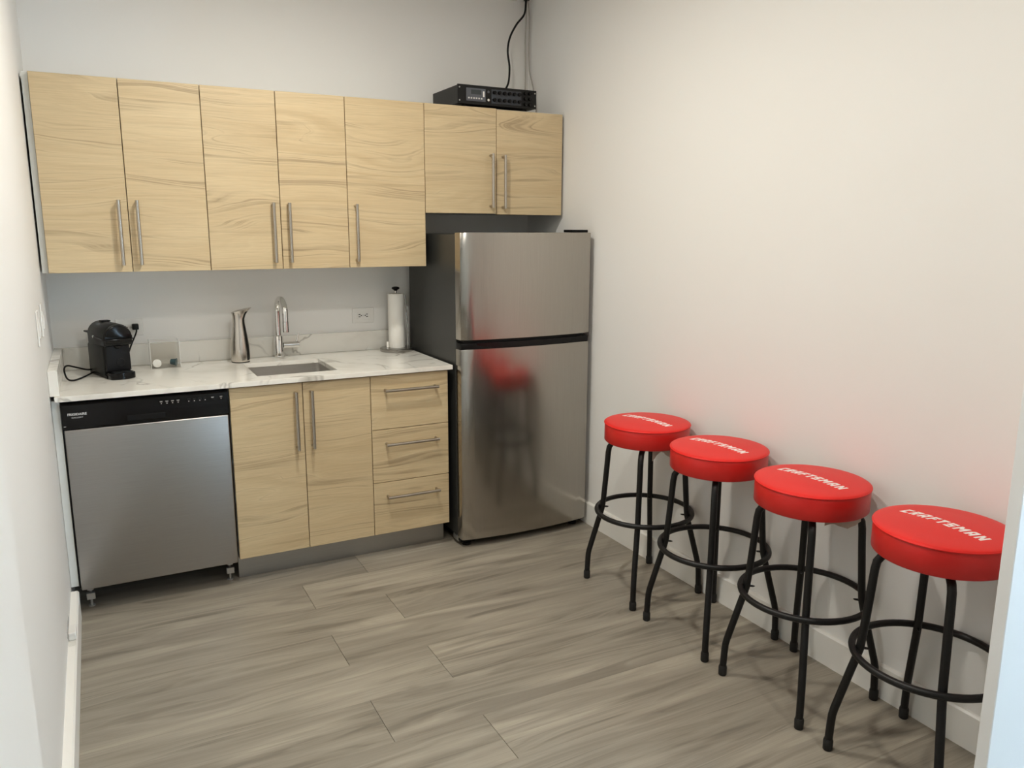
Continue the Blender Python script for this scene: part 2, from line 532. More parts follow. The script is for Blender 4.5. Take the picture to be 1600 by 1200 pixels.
# ------------------------------------------------------------------ cabinets
YU, YB = 0.400, 0.635                     # door faces in front of the back wall
X0, ZU = 0.0175, 2.114
DT = 0.019
HL = 0.26

def bar_handle(parent, p, vertical, world=True):
    """bar pull with two posts; p is the middle of the bar on the door face"""
    x, y, z = p
    off, r = 0.034, 0.0072
    if vertical:
        bm = cyl((x, y-off, z-HL/2), (x, y-off, z+HL/2), r, 16)
        for s in (-1, 1):
            cyl((x, y, z+s*(HL/2-0.008)), (x, y-off+0.002, z+s*(HL/2-0.008)), 0.0062, 12, bm=bm)
    else:
        bm = cyl((x-HL/2, y-off, z), (x+HL/2, y-off, z), r, 16)
        for s in (-1, 1):
            cyl((x+s*(HL/2-0.008), y, z), (x+s*(HL/2-0.008), y-off+0.002, z), 0.0062, 12, bm=bm)
    return build('handle', bm, 'nickel' if vertical else 'nickel_x', parent, world=world, smooth=50, label='brushed metal bar handle')

def carcass(parent, x0, x1, ydepth, z0, z1, shelf=True, world=True):
    """open-fronted box of white board"""
    t = 0.018
    yb, yf = -0.003, -(ydepth - DT - 0.002)
    bm = box(x0, x0+t, yf, yb, z0, z1)
    box(x1-t, x1, yf, yb, z0, z1, bm=bm)
    box(x0+t, x1-t, yf, yb, z0, z0+t, bm=bm)
    box(x0+t, x1-t, yf, yb, z1-t, z1, bm=bm)
    box(x0+t, x1-t, yb-0.006, yb, z0+t, z1-t, bm=bm)
    return build('body', bm, 'white_board', parent, world=True)

def front(parent, name, x0, x1, z0, z1, yface):
    g = 0.0015
    return build(name, box(x0+g, x1-g, -yface, -yface+DT, z0+g, z1-g, 0.0012), 'oak', parent, world=True)

def wall_cabinet(xa, doors, hgt, label, hand):
    xb = xa + sum(doors)
    zb = ZU - hgt
    t = thing('wall_cabinet', label, 'cabinet', (xa, 0, zb), 0, 'pale wood wall cabinets above the counter')
    carcass(t, xa+0.0008, xb-0.0008, YU, zb+0.001, ZU-0.001)
    x = xa
    for wd, hs in zip(doors, hand):
        dz = -0.004 if (hgt < 0.6 and x > xa) else 0.0
        d = front(t, 'door', x, x+wd, zb+dz, ZU+dz, YU)
        hx = x+wd-0.034 if hs == 'r' else x+0.034
        bar_handle(d, (hx, -YU, zb+dz+0.030+HL/2), True)
        x += wd
    return t
a = wall_cabinet(X0, [12*I, 12*I], 30*I, 'tall pale wood two-door wall cabinet at the left wall, above the coffee machine', 'rl')
build('filler_strip', box(-0.004, X0-0.0005, -YU+0.026, -0.003, ZU-30*I+0.001, ZU-0.001), 'white_board', a, world=True, label='narrow off-white filler strip')
wall_cabinet(X0+24*I, [12*I, 12*I], 30*I, 'tall pale wood two-door wall cabinet above the sink and faucet', 'rl')
wall_cabinet(X0+48*I, [15*I], 30*I, 'tall pale wood single-door wall cabinet above the paper towel roll', 'l')
wall_cabinet(X0+63*I, [15*I, 15*I], 20*I, 'short pale wood two-door wall cabinet above the refrigerator', 'rl')

XB, ZB = 0.6333, 0.114
t = thing('sink_cabinet', 'pale wood two-door base cabinet under the sink, right of the dishwasher', 'cabinet', (XB, 0, ZB), 0, 'pale wood base cabinets')
tb = 0.018
bm = box(XB+0.0008, XB+tb, -YB+DT+0.002, -0.003, ZB, ZB+30*I)
box(XB+24*I-tb, XB+24*I-0.0008, -YB+DT+0.002, -0.003, ZB, ZB+30*I, bm=bm)
box(XB+tb, XB+24*I-tb, -YB+DT+0.002, -0.003, ZB, ZB+tb, bm=bm)
box(XB+tb, XB+24*I-tb, -0.009, -0.003, ZB+tb, ZB+30*I, bm=bm)
build('body', bm, 'white_board', t, world=True)
for i, s in ((0, 'r'), (1, 'l')):
    xa = XB+i*12*I
    d = front(t, 'door', xa, xa+12*I, ZB, ZB+30*I, YB)
    bar_handle(d, (xa+12*I-0.034 if s == 'r' else xa+0.034, -YB, ZB+30*I-0.036-HL/2), True)
XD = XB+24*I
t = thing('drawer_cabinet', 'pale wood three-drawer base cabinet beside the refrigerator', 'cabinet', (XD, 0, ZB), 0, 'pale wood base cabinets')
carcass(t, XD+0.0008, XD+15*I, YB, ZB, ZB+30*I)
for i in range(3):
    z0 = ZB+i*10*I
    d = front(t, 'drawer', XD, XD+15*I, z0, z0+10*I, YB)
    bar_handle(d, (XD+7.5*I, -YB, z0+10*I-0.068), False)
tk = thing('toe_kick', 'grey metallic plinth strip under the base cabinets', 'plinth', (XB, -0.55, 0))
build('plinth_board', box(XB+0.002, XD+15*I-0.003, -0.562, -0.546, 0.0005, ZB-0.002, 0.001), 'plinth', tk, world=True)
build('plinth_return', box(XD+15*I-0.019, XD+15*I-0.003, -0.5455, -0.05, 0.0005, ZB-0.002, 0.001), 'plinth', tk, world=True)

# ------------------------------------------------------------------ counter, splashes, sink
CT, CB_ = 0.902, 0.881
SX0, SX1, SY0, SY1 = 0.768, 1.120, -0.545, -0.190
def slab_with_hole():
    bm = bmesh.new()
    X = [0.003, SX0, SX1, 1.640]; Y = [-0.658, SY0, SY1, -0.002]
    top = {}; bot = {}
    for i, x in enumerate(X):
        for j, y in enumerate(Y):
            top[i, j] = bm.verts.new((x, y, CT)); bot[i, j] = bm.verts.new((x, y, CB_))
    for i in range(3):
        for j in range(3):
            if (i, j) == (1, 1): continue
            bm.faces.new((top[i, j], top[i+1, j], top[i+1, j+1], top[i, j+1]))
            bm.faces.new((bot[i, j], bot[i, j+1], bot[i+1, j+1], bot[i+1, j]))
    def side(a, b): bm.faces.new((top[a], bot[a], bot[b], top[b]))
    for i in range(3): side((i, 0), (i+1, 0)); side((i+1, 3), (i, 3))
    for j in range(3): side((0, j+1), (0, j)); side((3, j), (3, j+1))
    side((1, 1), (2, 1)); side((2, 1), (2, 2)); side((2, 2), (1, 2)); side((1, 2), (1, 1))
    bmesh.ops.recalc_face_normals(bm, faces=bm.faces)
    es = [e for e in bm.edges if len(e.link_faces) == 2 and e.calc_face_angle(0) > 0.5]
    bmesh.ops.bevel(bm, geom=es, offset=0.0015, segments=2, affect='EDGES')
    return bm
o = build('countertop', slab_with_hole(), 'quartz')
tag(o, 'white veined quartz countertop with cut-out for the sink', 'countertop')
o = build('backsplash', box(0.022, 1.640, -0.020, -0.001, CT+0.0003, 1.002, 0.001), 'quartz')
tag(o, 'low veined quartz backsplash along the back wall', 'backsplash', 'quartz splash strips')
o = build('side_splash', box(XL+0.001, 0.0215, -0.645, -0.001, CT+0.0003, 1.002, 0.001), 'quartz')
tag(o, 'low quartz side splash along the left wall', 'backsplash', 'quartz splash strips')

t = thing('sink', 'rectangular undermount stainless steel sink in the countertop', 'sink', ((SX0+SX1)/2, (SY0+SY1)/2, CB_-0.17))
bm = bmesh.new()
def rrect(x0, x1, y0, y1, r, z, n=5):
    out = []
    for cx, cy, a0 in ((x1-r, y1-r, 0), (x0+r, y1-r, PI/2), (x0+r, y0+r, PI), (x1-r, y0+r, 1.5*PI)):
        for i in range(n+1):
            a_ = a0 + PI/2*i/n
            out.append(bm.verts.new((cx+r*math.cos(a_), cy+r*math.sin(a_), z)))
    return out
e = 0.006
zt = CB_-0.0008
loops = [rrect(SX0-0.02, SX1+0.02, SY0-0.02, SY1+0.02, 0.02, zt), rrect(SX0-e, SX1+e, SY0-e, SY1+e, 0.02, zt),
         rrect(SX0-e, SX1+e, SY0-e, SY1+e, 0.02, CB_-0.15), rrect(SX0+0.012, SX1-0.012, SY0+0.012, SY1-0.012, 0.02, CB_-0.17)]
for A, B in zip(loops, loops[1:]):
    for i in range(len(A)):
        bm.faces.new((A[i], A[(i+1) % len(A)], B[(i+1) % len(A)], B[i]))
bm.faces.new(loops[-1])
build('basin', bm, 'sink', t, world=True, smooth=35)
build('drain', lathe([(0.045, 0), (0.045, 0.003), (0.036, 0.004), (0.03, 0.001)], 24, ((SX0+SX1)/2, SY1-0.12, CB_-0.1695)), 'chrome', t, world=True, smooth=40)

# ------------------------------------------------------------------ faucet
fx, fy = 0.957, -0.078
t = thing('faucet', 'chrome gooseneck faucet with side lever behind the sink', 'faucet', (fx, fy, CT))
build('base', lathe([(0.026, 0.0005), (0.026, 0.006), (0.0225, 0.008), (0.0225, 0.108), (0.020, 0.112), (0.016, 0.114)], 28), 'chrome', t, smooth=40)
zs = 0.228
R_ = 0.068
pts = [(0, 0, 0.11), (0, 0, 0.17), (0, 0, zs)] + [(0.010*(1-math.cos(q))/2, -R_*(1-math.cos(q)), zs+R_*math.sin(q)) for q in [PI*i/14 for i in range(1, 15)]] + [(0.010, -2*R_, zs-0.035)]
build('spout', tube(pts, 0.0145, 20), 'chrome', t, smooth=50)
build('spray_head', cyl((0.010, -2*R_, zs-0.0355), (0.010, -2*R_, zs-0.085), 0.0155, 20, r2=0.0150), 'chrome', t, smooth=50)
lv = build('lever_body', cyl((0.0215, 0, 0.062), (0.098, 0, 0.062), 0.016, 20), 'chrome', t, smooth=50)
build('lever', tube([(0.088, 0, 0.076), (0.093, 0, 0.095), (0.098, 0, 0.118)], [0.0055, 0.005, 0.0045], 12), 'chrome', lv, smooth=60)

# ------------------------------------------------------------------ soap dispenser
t = thing('soap_dispenser', 'brushed steel vase-shaped soap dispenser left of the faucet', 'dispenser', (0.766, -0.125, CT))
prof = [(0.040, 0.004), (0.0425, 0.012), (0.043, 0.04), (0.0415, 0.08), (0.037, 0.12), (0.0315, 0.16), (0.0275, 0.188), (0.0265, 0.205), (0.0285, 0.222, 0.002, 0), (0.034, 0.236, 0.005, 0), (0.041, 0.246, 0.010, 0)]
bm = lathe(prof, 40)
for v in bm.verts:                                   # the rim rises towards a beak on the right
    if v.co.z > 0.20:
        k_ = (v.co.z-0.20)/0.046
        v.co.z += k_*0.26*(v.co.x)
        if v.co.x > 0: v.co.x += k_*0.012*(v.co.x/0.05)
        v.co.y *= 1-0.28*k_
build('vessel', bm, 'dispenser', t, smooth=50)
build('foot', lathe([(0.041, 0.0004), (0.041, 0.004)], 40), 'black', t)
# black spine set into the right-hand side
bm = bmesh.new()
rows = []
for (r, z, *d) in prof[1:-1]:
    k_ = max(0, (z-0.20)/0.046)
    rr = []
    for a_ in (-0.95, -0.8, -0.6, -0.35, -0.1, 0.15):
        x = r*math.cos(a_)*1.012 + (d[0] if d else 0); y = r*math.sin(a_)*1.012
        zz = z + k_*0.26*x; x += k_*0.012*(x/0.05); y *= 1-0.28*k_
        rr.append((x, y, zz))
    rows.append(rr)
vo = [[bm.verts.new(p) for p in rr] for rr in rows]
vi = [[bm.verts.new((p[0]*0.93, p[1]*0.93, p[2])) for p in rr] for rr in rows]
for g, fl_ in ((vo, 0), (vi, 1)):
    for A, B in zip(g, g[1:]):
        for i in range(5): bm.faces.new((A[i], A[i+1], B[i+1], B[i]))
nr = len(rows)
for i in range(nr-1):
    for j in (0, 5): bm.faces.new((vo[i][j], vo[i+1][j], vi[i+1][j], vi[i][j]))
for j in range(5):
    for i in (0, nr-1): bm.faces.new((vo[i][j], vo[i][j+1], vi[i][j+1], vi[i][j]))
build('spine', bm, 'black_gloss', t, smooth=50, label='glossy black strip')

# ------------------------------------------------------------------ paper towel holder and roll
t = thing('paper_towel_holder', 'round steel paper towel holder on the counter beside the refrigerator', 'holder', (1.556, -0.115, CT))
build('base', lathe([(0.086, 0.0005), (0.088, 0.003), (0.088, 0.015), (0.085, 0.018)], 48), 'steel_dark', t, smooth=40)
build('post', cyl((0, 0, 0.018), (0, 0, 0.314), 0.006, 12), 'chrome', t, smooth=50)
build('knob', lathe([(0.008, 0.314), (0.010, 0.318), (0.019, 0.323), (0.021, 0.328), (0.018, 0.333), (0.008, 0.336)], 24), 'black_gloss', t, smooth=50)
build('side_arm', tube([(0.062, 0.0, 0.016), (0.062, 0.0, 0.10), (0.056, 0.0, 0.2), (0.050, 0.0, 0.29)], 0.0035, 10), 'chrome', t, smooth=60)
bm = bmesh.new()
n = 40
Z = [0.0186, 0.0215, 0.297, 0.3]
ro = [0.0405, 0.042, 0.042, 0.0405]
O = [[bm.verts.new((r*math.cos(2*PI*i/n), r*math.sin(2*PI*i/n), z)) for i in range(n)] for r, z in zip(ro, Z)]
In = [[bm.verts.new((0.019*math.cos(2*PI*i/n), 0.019*math.sin(2*PI*i/n), z)) for i in range(n)] for z in (Z[0], Z[-1])]
for A, B in list(zip(O, O[1:])) + [(In[1], In[0]), (O[-1], In[1]), (In[0], O[0])]:
    for i in range(n): bm.faces.new((A[i], A[(i+1) % n], B[(i+1) % n], B[i]))
rl = thing('paper_towel_roll', 'tall white paper towel roll standing on the steel holder', 'paper towel', (1.556, -0.115, CT))
build('roll', bm, 'paper', rl, smooth=40)
build('loose_sheet', box(-0.054, -0.0425, 0.006, 0.0085, 0.0186, 0.050, 0.0008), 'paper', rl)

# ------------------------------------------------------------------ coffee machine
t = thing('coffee_machine', 'black capsule coffee machine on the counter by the left wall', 'coffee machine', (0.212, -0.232, CT), math.radians(17.4))
def arch(hw, z0, z1, n=14, k=1.0):
    """outline in x,z: straight sides and a rounded top"""
    c = z1 - hw*k
    return [(-hw, z0), (hw, z0)] + [(hw*math.cos(PI*i/n), c+hw*k*math.sin(PI*i/n)) for i in range(n+1)]
build('rear_body', prism(arch(0.054, 0.014, 0.150, 10, 0.4), 1, -0.070, 0.118, 0.004), 'charcoal', t, smooth=35)
build('head', prism(arch(0.056, 0.140, 0.232, 16, 0.92), 1, -0.104, 0.100, 0.006), 'charcoal', t, smooth=35)
build('nose', prism(arch(0.0545, 0.150, 0.228, 16, 0.92), 1, -0.116, -0.1045, 0.005), 'black_gloss', t, smooth=35, label='glossy black front of the head')
build('front_panel', prism([(-0.050, 0.03), (0.050, 0.03), (0.048, 0.138), (-0.048, 0.138)], 1, -0.092, -0.0705, 0.004), 'black', t, smooth=35)
build('button_ring', tube([(0.016*math.cos(2*PI*i/20)+0.008, -0.0925, 0.066+0.016*math.sin(2*PI*i/20)) for i in range(20)], 0.0012, 8, True), 'charcoal', t, smooth=60)
build('outlet_nozzle', lathe([(0.010, 0.127), (0.016, 0.135), (0.016, 0.139)], 16, (0, -0.094, 0)), 'black_gloss', t, smooth=40)
build('base', prism([(-0.053, 0.118), (-0.053, -0.09), (0.053, -0.09), (0.053, 0.118)], 2, 0.0005, 0.0135, 0.002), 'black', t)
outl = [(-0.050, -0.0925)] + [(0.050*math.cos(PI+PI*i/12), -0.128+0.022*math.sin(PI+PI*i/12)) for i in range(13)] + [(0.050, -0.0925)]
dt_ = build('drip_tray', prism(outl, 2, 0.0008, 0.028, 0.003), 'black_gloss', t, smooth=35)
bm = None
for i in range(6):
    y = -0.098-i*0.0075
    bm = box(-0.036, 0.036, y-0.0022, y+0.0022, 0.0281, 0.0305, bm=bm)
build('drip_grid', bm, 'charcoal', dt_)
lev = [(-0.0585, 0.010, 0.172), (-0.0585, -0.06, 0.170), (-0.0585, -0.100, 0.168), (-0.045, -0.121, 0.167), (0, -0.126, 0.167), (0.045, -0.121, 0.167), (0.0585, -0.100, 0.168), (0.0585, -0.06, 0.170), (0.0585, 0.010, 0.172)]
build('lever_handle', tube(smooth_path(lev, 4), 0.0042, 10), 'black_gloss', t, smooth=60)
for s in (-1, 1):
    build('pivot', cyl((s*0.0562, 0.012, 0.172), (s*0.063, 0.012, 0.172), 0.006, 14), 'chrome', t, smooth=40)
build('tank', prism([(-0.050, 0.1185), (0.050, 0.1185), (0.046, 0.158), (-0.046, 0.158)], 2, 0.02, 0.178, 0.004), 'acrylic', t, smooth=35)
build('tank_lid', box(-0.052, 0.052, 0.1035, 0.162, 0.1785, 0.186, 0.002), 'charcoal', t)
build('top_button', prism([(-0.018, 0.02), (0.018, 0.02), (0.018, 0.055), (-0.018, 0.055)], 2, 0.2305, 0.2365, 0.0015), 'black', t)
cord = smooth_path([(0.148, -0.148, 0.018+CT), (0.115, -0.165, 0.020+CT), (0.075, -0.195, 0.038+CT), (0.042, -0.225, 0.052+CT), (0.031, -0.262, 0.042+CT), (0.040, -0.312, 0.012+CT), (0.062, -0.330, 0.0045+CT), (0.095, -0.275, 0.0045+CT), (0.128, -0.215, 0.010+CT), (0.150, -0.165, 0.012+CT)], 6)
inv = Matrix.Rotation(-math.radians(17.4), 4, 'Z') @ Matrix.Translation(-ORI[t])
build('power_cord', tube([inv @ p for p in cord], 0.0036, 10), 'black', t, smooth=60, label='looped black power cord')
pl = thing('power_plug', 'black plug and cord in the outlet behind the coffee machine', 'plug', (0.325, -0.012, 1.084))
build('plug_body', box(-0.014, 0.014, -0.034, -0.0005, -0.012, 0.014, 0.004, seg=2), 'black', pl, smooth=40)
build('cord', tube(smooth_path([(0.004, -0.022, -0.010), (0.000, -0.03, -0.028), (-0.022, -0.038, -0.075), (-0.045, -0.040, -0.13), (-0.07, -0.045, -0.165), (-0.13, -0.085, -0.1705)], 5), 0.0036, 10), 'black', pl, smooth=60)

# ------------------------------------------------------------------ acrylic box with capsules
t = thing('acrylic_box', 'clear acrylic capsule box on the counter beside the coffee machine', 'box', (0.434, -0.105, CT))
w2, d2, hh, th = 0.063, 0.058, 0.122, 0.003
build('bottom', box(-w2, w2, -d2, d2, 0.0004, th), 'acrylic', t)
for nm, a_ in (('side', (-w2, -w2+th, -d2+th, d2-th)), ('side', (w2-th, w2, -d2+th, d2-th)), ('front', (-w2, w2, -d2, -d2+th)), ('back', (-w2, w2, d2-th, d2))):
    build(nm, box(*a_, th+0.0002, hh), 'acrylic', t)
bm = None
e1 = 0.0009
for xs_ in (-w2+e1, w2-e1):
    for ys_ in (-d2+e1, d2-e1):
        bm = box(xs_-e1*1.3, xs_+e1*1.3, ys_-e1*1.3, ys_+e1*1.3, 0.0006, hh+0.0012, bm=bm)
    box(xs_-e1, xs_+e1, -d2+0.002, d2-0.002, hh-0.0004, hh+0.0012, bm=bm)
for ys_ in (-d2+e1, d2-e1):
    box(-w2+0.002, w2-0.002, ys_-e1, ys_+e1, hh-0.0004, hh+0.0012, bm=bm)
build('painted_edge_glints', bm, 'edge_glint', t, label='pale strips painting light caught by the acrylic edges')  # opaque strips paint in the light that clear edges catch
def capsule(mt, loc, rot, label):
    t_ = thing('coffee_capsule', label, 'capsule', loc, 0, 'coffee capsules in the clear box')
    bm = lathe([(0.010, -0.026), (0.0125, -0.024), (0.0145, -0.010), (0.0155, -0.001), (0.0185, -0.0008), (0.0185, 0.0)], 24)
    bmesh.ops.transform(bm, matrix=rot, verts=bm.verts)
    build('cup', bm, mt, t_, smooth=35)
    bm = lathe([(0.0175, 0.0003), (0.0172, 0.0009), (0.014, 0.0013)], 24)
    bmesh.ops.transform(bm, matrix=rot, verts=bm.verts)
    build('foil_lid', bm, mt, t_, smooth=35)
capsule('foil', (0.398, -0.138, CT+0.0222), Matrix.Rotation(math.radians(82), 4, 'X'), 'white capsule facing forward in the clear box')
capsule('teal', (0.480, -0.130, CT+0.0215), Matrix.Rotation(math.radians(70), 4, 'Z') @ Matrix.Rotation(math.radians(95), 4, 'X') , 'dark teal capsule lying in the clear box')

# ------------------------------------------------------------------ outlets and switches
def outlet(x, z, label):
    t = thing('wall_outlet', label, 'outlet', (x, 0, z), 0, 'white wall outlets above the counter')
    build('plate', box(-0.058, 0.058, -0.006, -0.0004, -0.039, 0.039, 0.002), 'white_plastic', t)
    ins = build('receptacle', box(-0.034, 0.034, -0.0085, -0.0062, -0.0165, 0.0165, 0.001), 'white_plastic', t)
    for s in (-1, 1):
        cx = s*0.020
        for dz in (-0.006, 0.006):
            build('slot', box(cx-0.005, cx+0.005, -0.0092, -0.0086, dz-0.0018, dz+0.0018), 'slot', ins)
        build('ground_hole', cyl((cx-s*0.009, -0.0092, 0), (cx-s*0.009, -0.0086, 0), 0.0034, 10), 'slot', ins)
    for s in (-1, 1):
        build('test_button', box(s*0.003-0.0022, s*0.003+0.0022, -0.0095, -0.0086, -0.005, 0.005, 0.0004), 'legend', ins)
outlet(0.302, 1.081, 'white outlet with a plug in it behind the coffee machine')
outlet(1.412, 1.084, 'empty white outlet left of the paper towel roll')
def switch(y, z, label):
    t = thing('light_switch', label, 'switch', (XL, y, z), 0, 'white switches on the left wall')
    build('plate', box(0.0005, 0.0065, -0.036, 0.036, -0.060, 0.060, 0.002), 'white_plastic', t)
    build('rocker', prism([(0.0067, -0.033), (0.0067, 0.033), (0.0085, 0.033), (0.0125, 0.0), (0.0100, -0.033)], 1, -0.0165, 0.0165), 'white_plastic', t)
switch(-0.90, 1.192, 'white switch plate on left wall, the one nearer the camera')
switch(-0.64, 1.196, 'white switch plate on left wall, the one nearer the counter')

# ------------------------------------------------------------------ dishwasher
DX0, DX1 = 0.0185, 0.6285
t = thing('dishwasher', 'stainless steel dishwasher with black control panel at the left wall', 'dishwasher', (0.323, -0.3, 0))
build('tub', box(DX0+0.004, DX1-0.004, -0.59, -0.02, 0.105, 0.868), 'black', t, world=True)
build('door_frame', box(DX0, DX1, -0.618, -0.5905, 0.108, 0.872, 0.002), 'black', t, world=True)
build('door_panel', box(DX0+0.006, DX1-0.003, -0.642, -0.6185, 0.106, 0.766, 0.005, seg=3), 'steel_dw', t, world=True, smooth=30, label='stainless steel front')
# black control panel, slightly crowned, with a pocket grip along its lower edge
prof = [(-0.6185, 0.768), (-0.640, 0.768), (-0.6445, 0.775), (-0.6455, 0.820), (-0.6425, 0.862), (-0.638, 0.869), (-0.6185, 0.869)]
cp = build('control_panel', prism(prof, 0, DX0+0.001, DX1-0.001, 0.002), 'black_gloss', t, world=True, smooth=25, label='glossy black control panel')
build('grip_recess', box(0.245, 0.385, -0.6470, -0.6448, 0.782, 0.803, 0.0008), 'black', cp, world=True)
for s, z, size, nm in (('FRIGIDAIRE', 0.8235, 0.0125, 'brand_lettering'), ('GALLERY', 0.8125, 0.0070, 'model_lettering')):
    bm = text_bm(s, size, bold=0.0003 if size > 0.01 else 0.0)
    wid = max(v.co.x for v in bm.verts)
    want = 0.066 if nm == 'brand_lettering' else 0.040
    for v in bm.verts: v.co.x *= want/wid
    if nm == 'model_lettering':
        bmesh.ops.translate(bm, verts=bm.verts, vec=(0.053, -0.6464, z))
    else:
        bmesh.ops.translate(bm, verts=bm.verts, vec=(0.040, -0.6462, z))
    build(nm, bm, 'legend', cp, world=True)
for i, x in enumerate([0.372, 0.393, 0.414, 0.435, 0.475, 0.496, 0.517, 0.538, 0.567, 0.600]):
    b_ = build('button', box(x-0.0065, x+0.0065, -0.6466, -0.6440, 0.836, 0.8505, 0.0008), 'black', cp, world=True)
    if i != 8:
        bm = cyl((x, -0.6470, 0.8395), (x, -0.6464, 0.8395), 0.0016, 8)
        build('indicator', bm, 'print', cp, world=True)
    if i < 4 or i > 7:
        bm = box(x-0.0055, x+0.0055, -0.6470, -0.6467, 0.8478, 0.8490)
        box(x-0.0045, x+0.0045, -0.6470, -0.6467, 0.8452, 0.8460, bm=bm)
        build('legend', bm, 'legend', cp, world=True)
bm = box(0.024, 0.032, -0.6460, -0.6440, 0.781, 0.7825); build('badge', bm, 'legend', cp, world=True)
for x in (DX0+0.035, DX1-0.030):
    lg = build('leg', cyl((x, -0.560, 0.0), (x, -0.560, 0.104), 0.005, 12), 'galv', t, world=True, smooth=50)
    build('foot', cyl((x, -0.560, 0.0004), (x, -0.560, 0.006), 0.013, 14), 'galv', lg, world=True, smooth=40)
    build('bracket', box(x-0.016, x+0.016, -0.586, -0.566, 0.038, 0.066, 0.002), 'galv', lg, world=True)
    build('adjuster', box(x-0.012, x+0.012, -0.582, -0.566, 0.076, 0.100, 0.002), 'galv', lg, world=True)
o = build('filler_panel', box(XL+0.001, DX0-0.0015, -0.618, -0.02, 0.118, CB_-0.001, 0.001), 'white_board')
tag(o, 'narrow white filler panel between the dishwasher and left wall', 'panel')

# ------------------------------------------------------------------ refrigerator
FX0, FX1 = 1.655, 2.362
t = thing('refrigerator', 'top-freezer refrigerator with curved stainless steel doors in the corner', 'refrigerator', ((FX0+FX1)/2, -0.38, 0))
build('cabinet_body', box(FX0+0.002, FX1-0.002, -0.655, -0.045, 0.045, 1.508, 0.004), 'fr_side', t, world=True, label='dark grey side')
build('base_grille', box(FX0+0.02, FX1-0.02, -0.640, -0.10, 0.012, 0.0445), 'black', t, world=True)
YD0, YDC, YDM = -0.662, -0.716, -0.744          # back of door, front corner, front middle
def door_outline(inset=0.0, n=20):
    out = [(FX0+inset, YD0), ]
    pts_ = []
    for i in range(n+1):
        u = i/n
        x = FX0+inset+(FX1-FX0-2*inset)*u
        s = 2*u-1
        y = YDC+(YDM-YDC)*(1-s*s)+inset
        pts_.append((x, y))
    # soften the two corners
    r = 0.006
    pts_[0] = (FX0+inset, YDC+r+inset); pts_.insert(1, (FX0+inset+r*0.4, YDC+inset+r*0.2)); pts_.insert(2, (FX0+inset+r*1.4, YDC+inset-r*0.25))
    pts_[-1] = (FX1-inset, YDC+r+inset); pts_.insert(-1, (FX1-inset-r*1.4, YDC+inset-r*0.25)); pts_.insert(-1, (FX1-inset-r*0.4, YDC+inset+r*0.2))
    return out + pts_ + [(FX1-inset, YD0)]
build('freezer_door', prism(door_outline(), 2, 1.0235, 1.516, 0.003), 'steel_fr', t, world=True, smooth=30, label='stainless steel freezer door')
build('fridge_door', prism(door_outline(), 2, 0.042, 0.9795, 0.003), 'steel_fr', t, world=True, smooth=30, label='tall stainless steel lower door')
hg = build('handle_channel', prism(door_outline(0.003), 2, 0.9800, 1.009, 0.001), 'black', t, world=True, smooth=30, label='black recessed grip between the doors')
build('channel_shadow_gap', prism(door_outline(0.022), 2, 1.0092, 1.0232), 'rubber', t, world=True, smooth=30)
# scooped pocket on the channel front
def yfront(x): 
    s = 2*(x-FX0)/(FX1-FX0)-1
    return YDC+(YDM-YDC)*(1-s*s)
bm = bmesh.new()
cols = []
for i in range(25):
    x = 1.735+(2.285-1.735)*i/24
    e_ = min(1, min(i, 24-i)/4)
    zl = 0.984+0.012*(1-e_)
    cols.append([bm.verts.new((x, yfront(x)+yo, z)) for yo, z in ((0.0026, zl), (0.0018, zl), (0.0018, 1.008), (0.0026, 1.008))])
for A, B in zip(cols, cols[1:]):
    for i in range(4): bm.faces.new((A[i], A[(i+1) % 4], B[(i+1) % 4], B[i]))
bm.faces.new(cols[0]); bm.faces.new(cols[-1][::-1])
build('grip_pocket', bm, 'black_gloss', hg, world=True, smooth=30)
for z0, z1 in ((0.06, 0.97), (1.03, 1.506)):
    build('gasket', box(FX0+0.006, FX1-0.006, -0.6615, -0.6555, z0, z1), 'rubber', t, world=True)
hb = prism([(2.262, -0.700), (2.352, -0.700), (2.352, -0.60), (2.30, -0.58), (2.262, -0.62)], 2, 1.5165, 1.530, 0.002)
build('hinge_cover', hb, 'black', t, world=True, smooth=40)
for x in (FX0+0.045, FX1-0.045):
    build('foot', lathe([(0.022, 0.0004), (0.022, 0.014), (0.015, 0.018), (0.012, 0.0448)], 18, (x, -0.668 if x < 2 else -0.66, 0)), 'black', t, world=True, smooth=40)
    build('roller', cyl((x-0.012, -0.12, 0.0222), (x+0.012, -0.12, 0.0222), 0.022, 18), 'black', t, world=True, smooth=40)
build('kick_trim', box(FX0+0.004, FX1-0.004, -0.690, -0.6410, 0.022, 0.0412, 0.003), 'black', t, world=True)
build('lower_hinge', box(FX0+0.002, FX0+0.020, -0.66, -0.60, 0.018, 0.044, 0.002), 'galv', t, world=True)

# ------------------------------------------------------------------ amplifier on top of the short cabinet
AX0, AX1, AY0, AY1 = 1.790, 2.222, -0.402, -0.080
AZ0 = ZU+0.010
AZ1 = AZ0+0.088
t = thing('amplifier', 'black rack amplifier with rows of knobs on top of the cabinets', 'amplifier', ((AX0+AX1)/2, (AY0+AY1)/2, ZU))
build('case', box(AX0+0.004, AX1-0.004, AY0+0.006, AY1, AZ0, AZ1-0.002, 0.002), 'amp', t, world=True)
build('front_panel', box(AX0, AX1, AY0, AY0+0.0055, AZ0, AZ1, 0.001), 'amp', t, world=True)
md = build('player_module', box(AX0+0.045, AX0+0.148, AY0-0.003, AY0-0.0003, AZ0+0.014, AZ1-0.014, 0.001), 'amp_module', t, world=True)
build('display', box(AX0+0.070, AX0+0.122, AY0-0.004, AY0-0.0032, AZ0+0.046, AZ1-0.022), 'lcd', md, world=True)
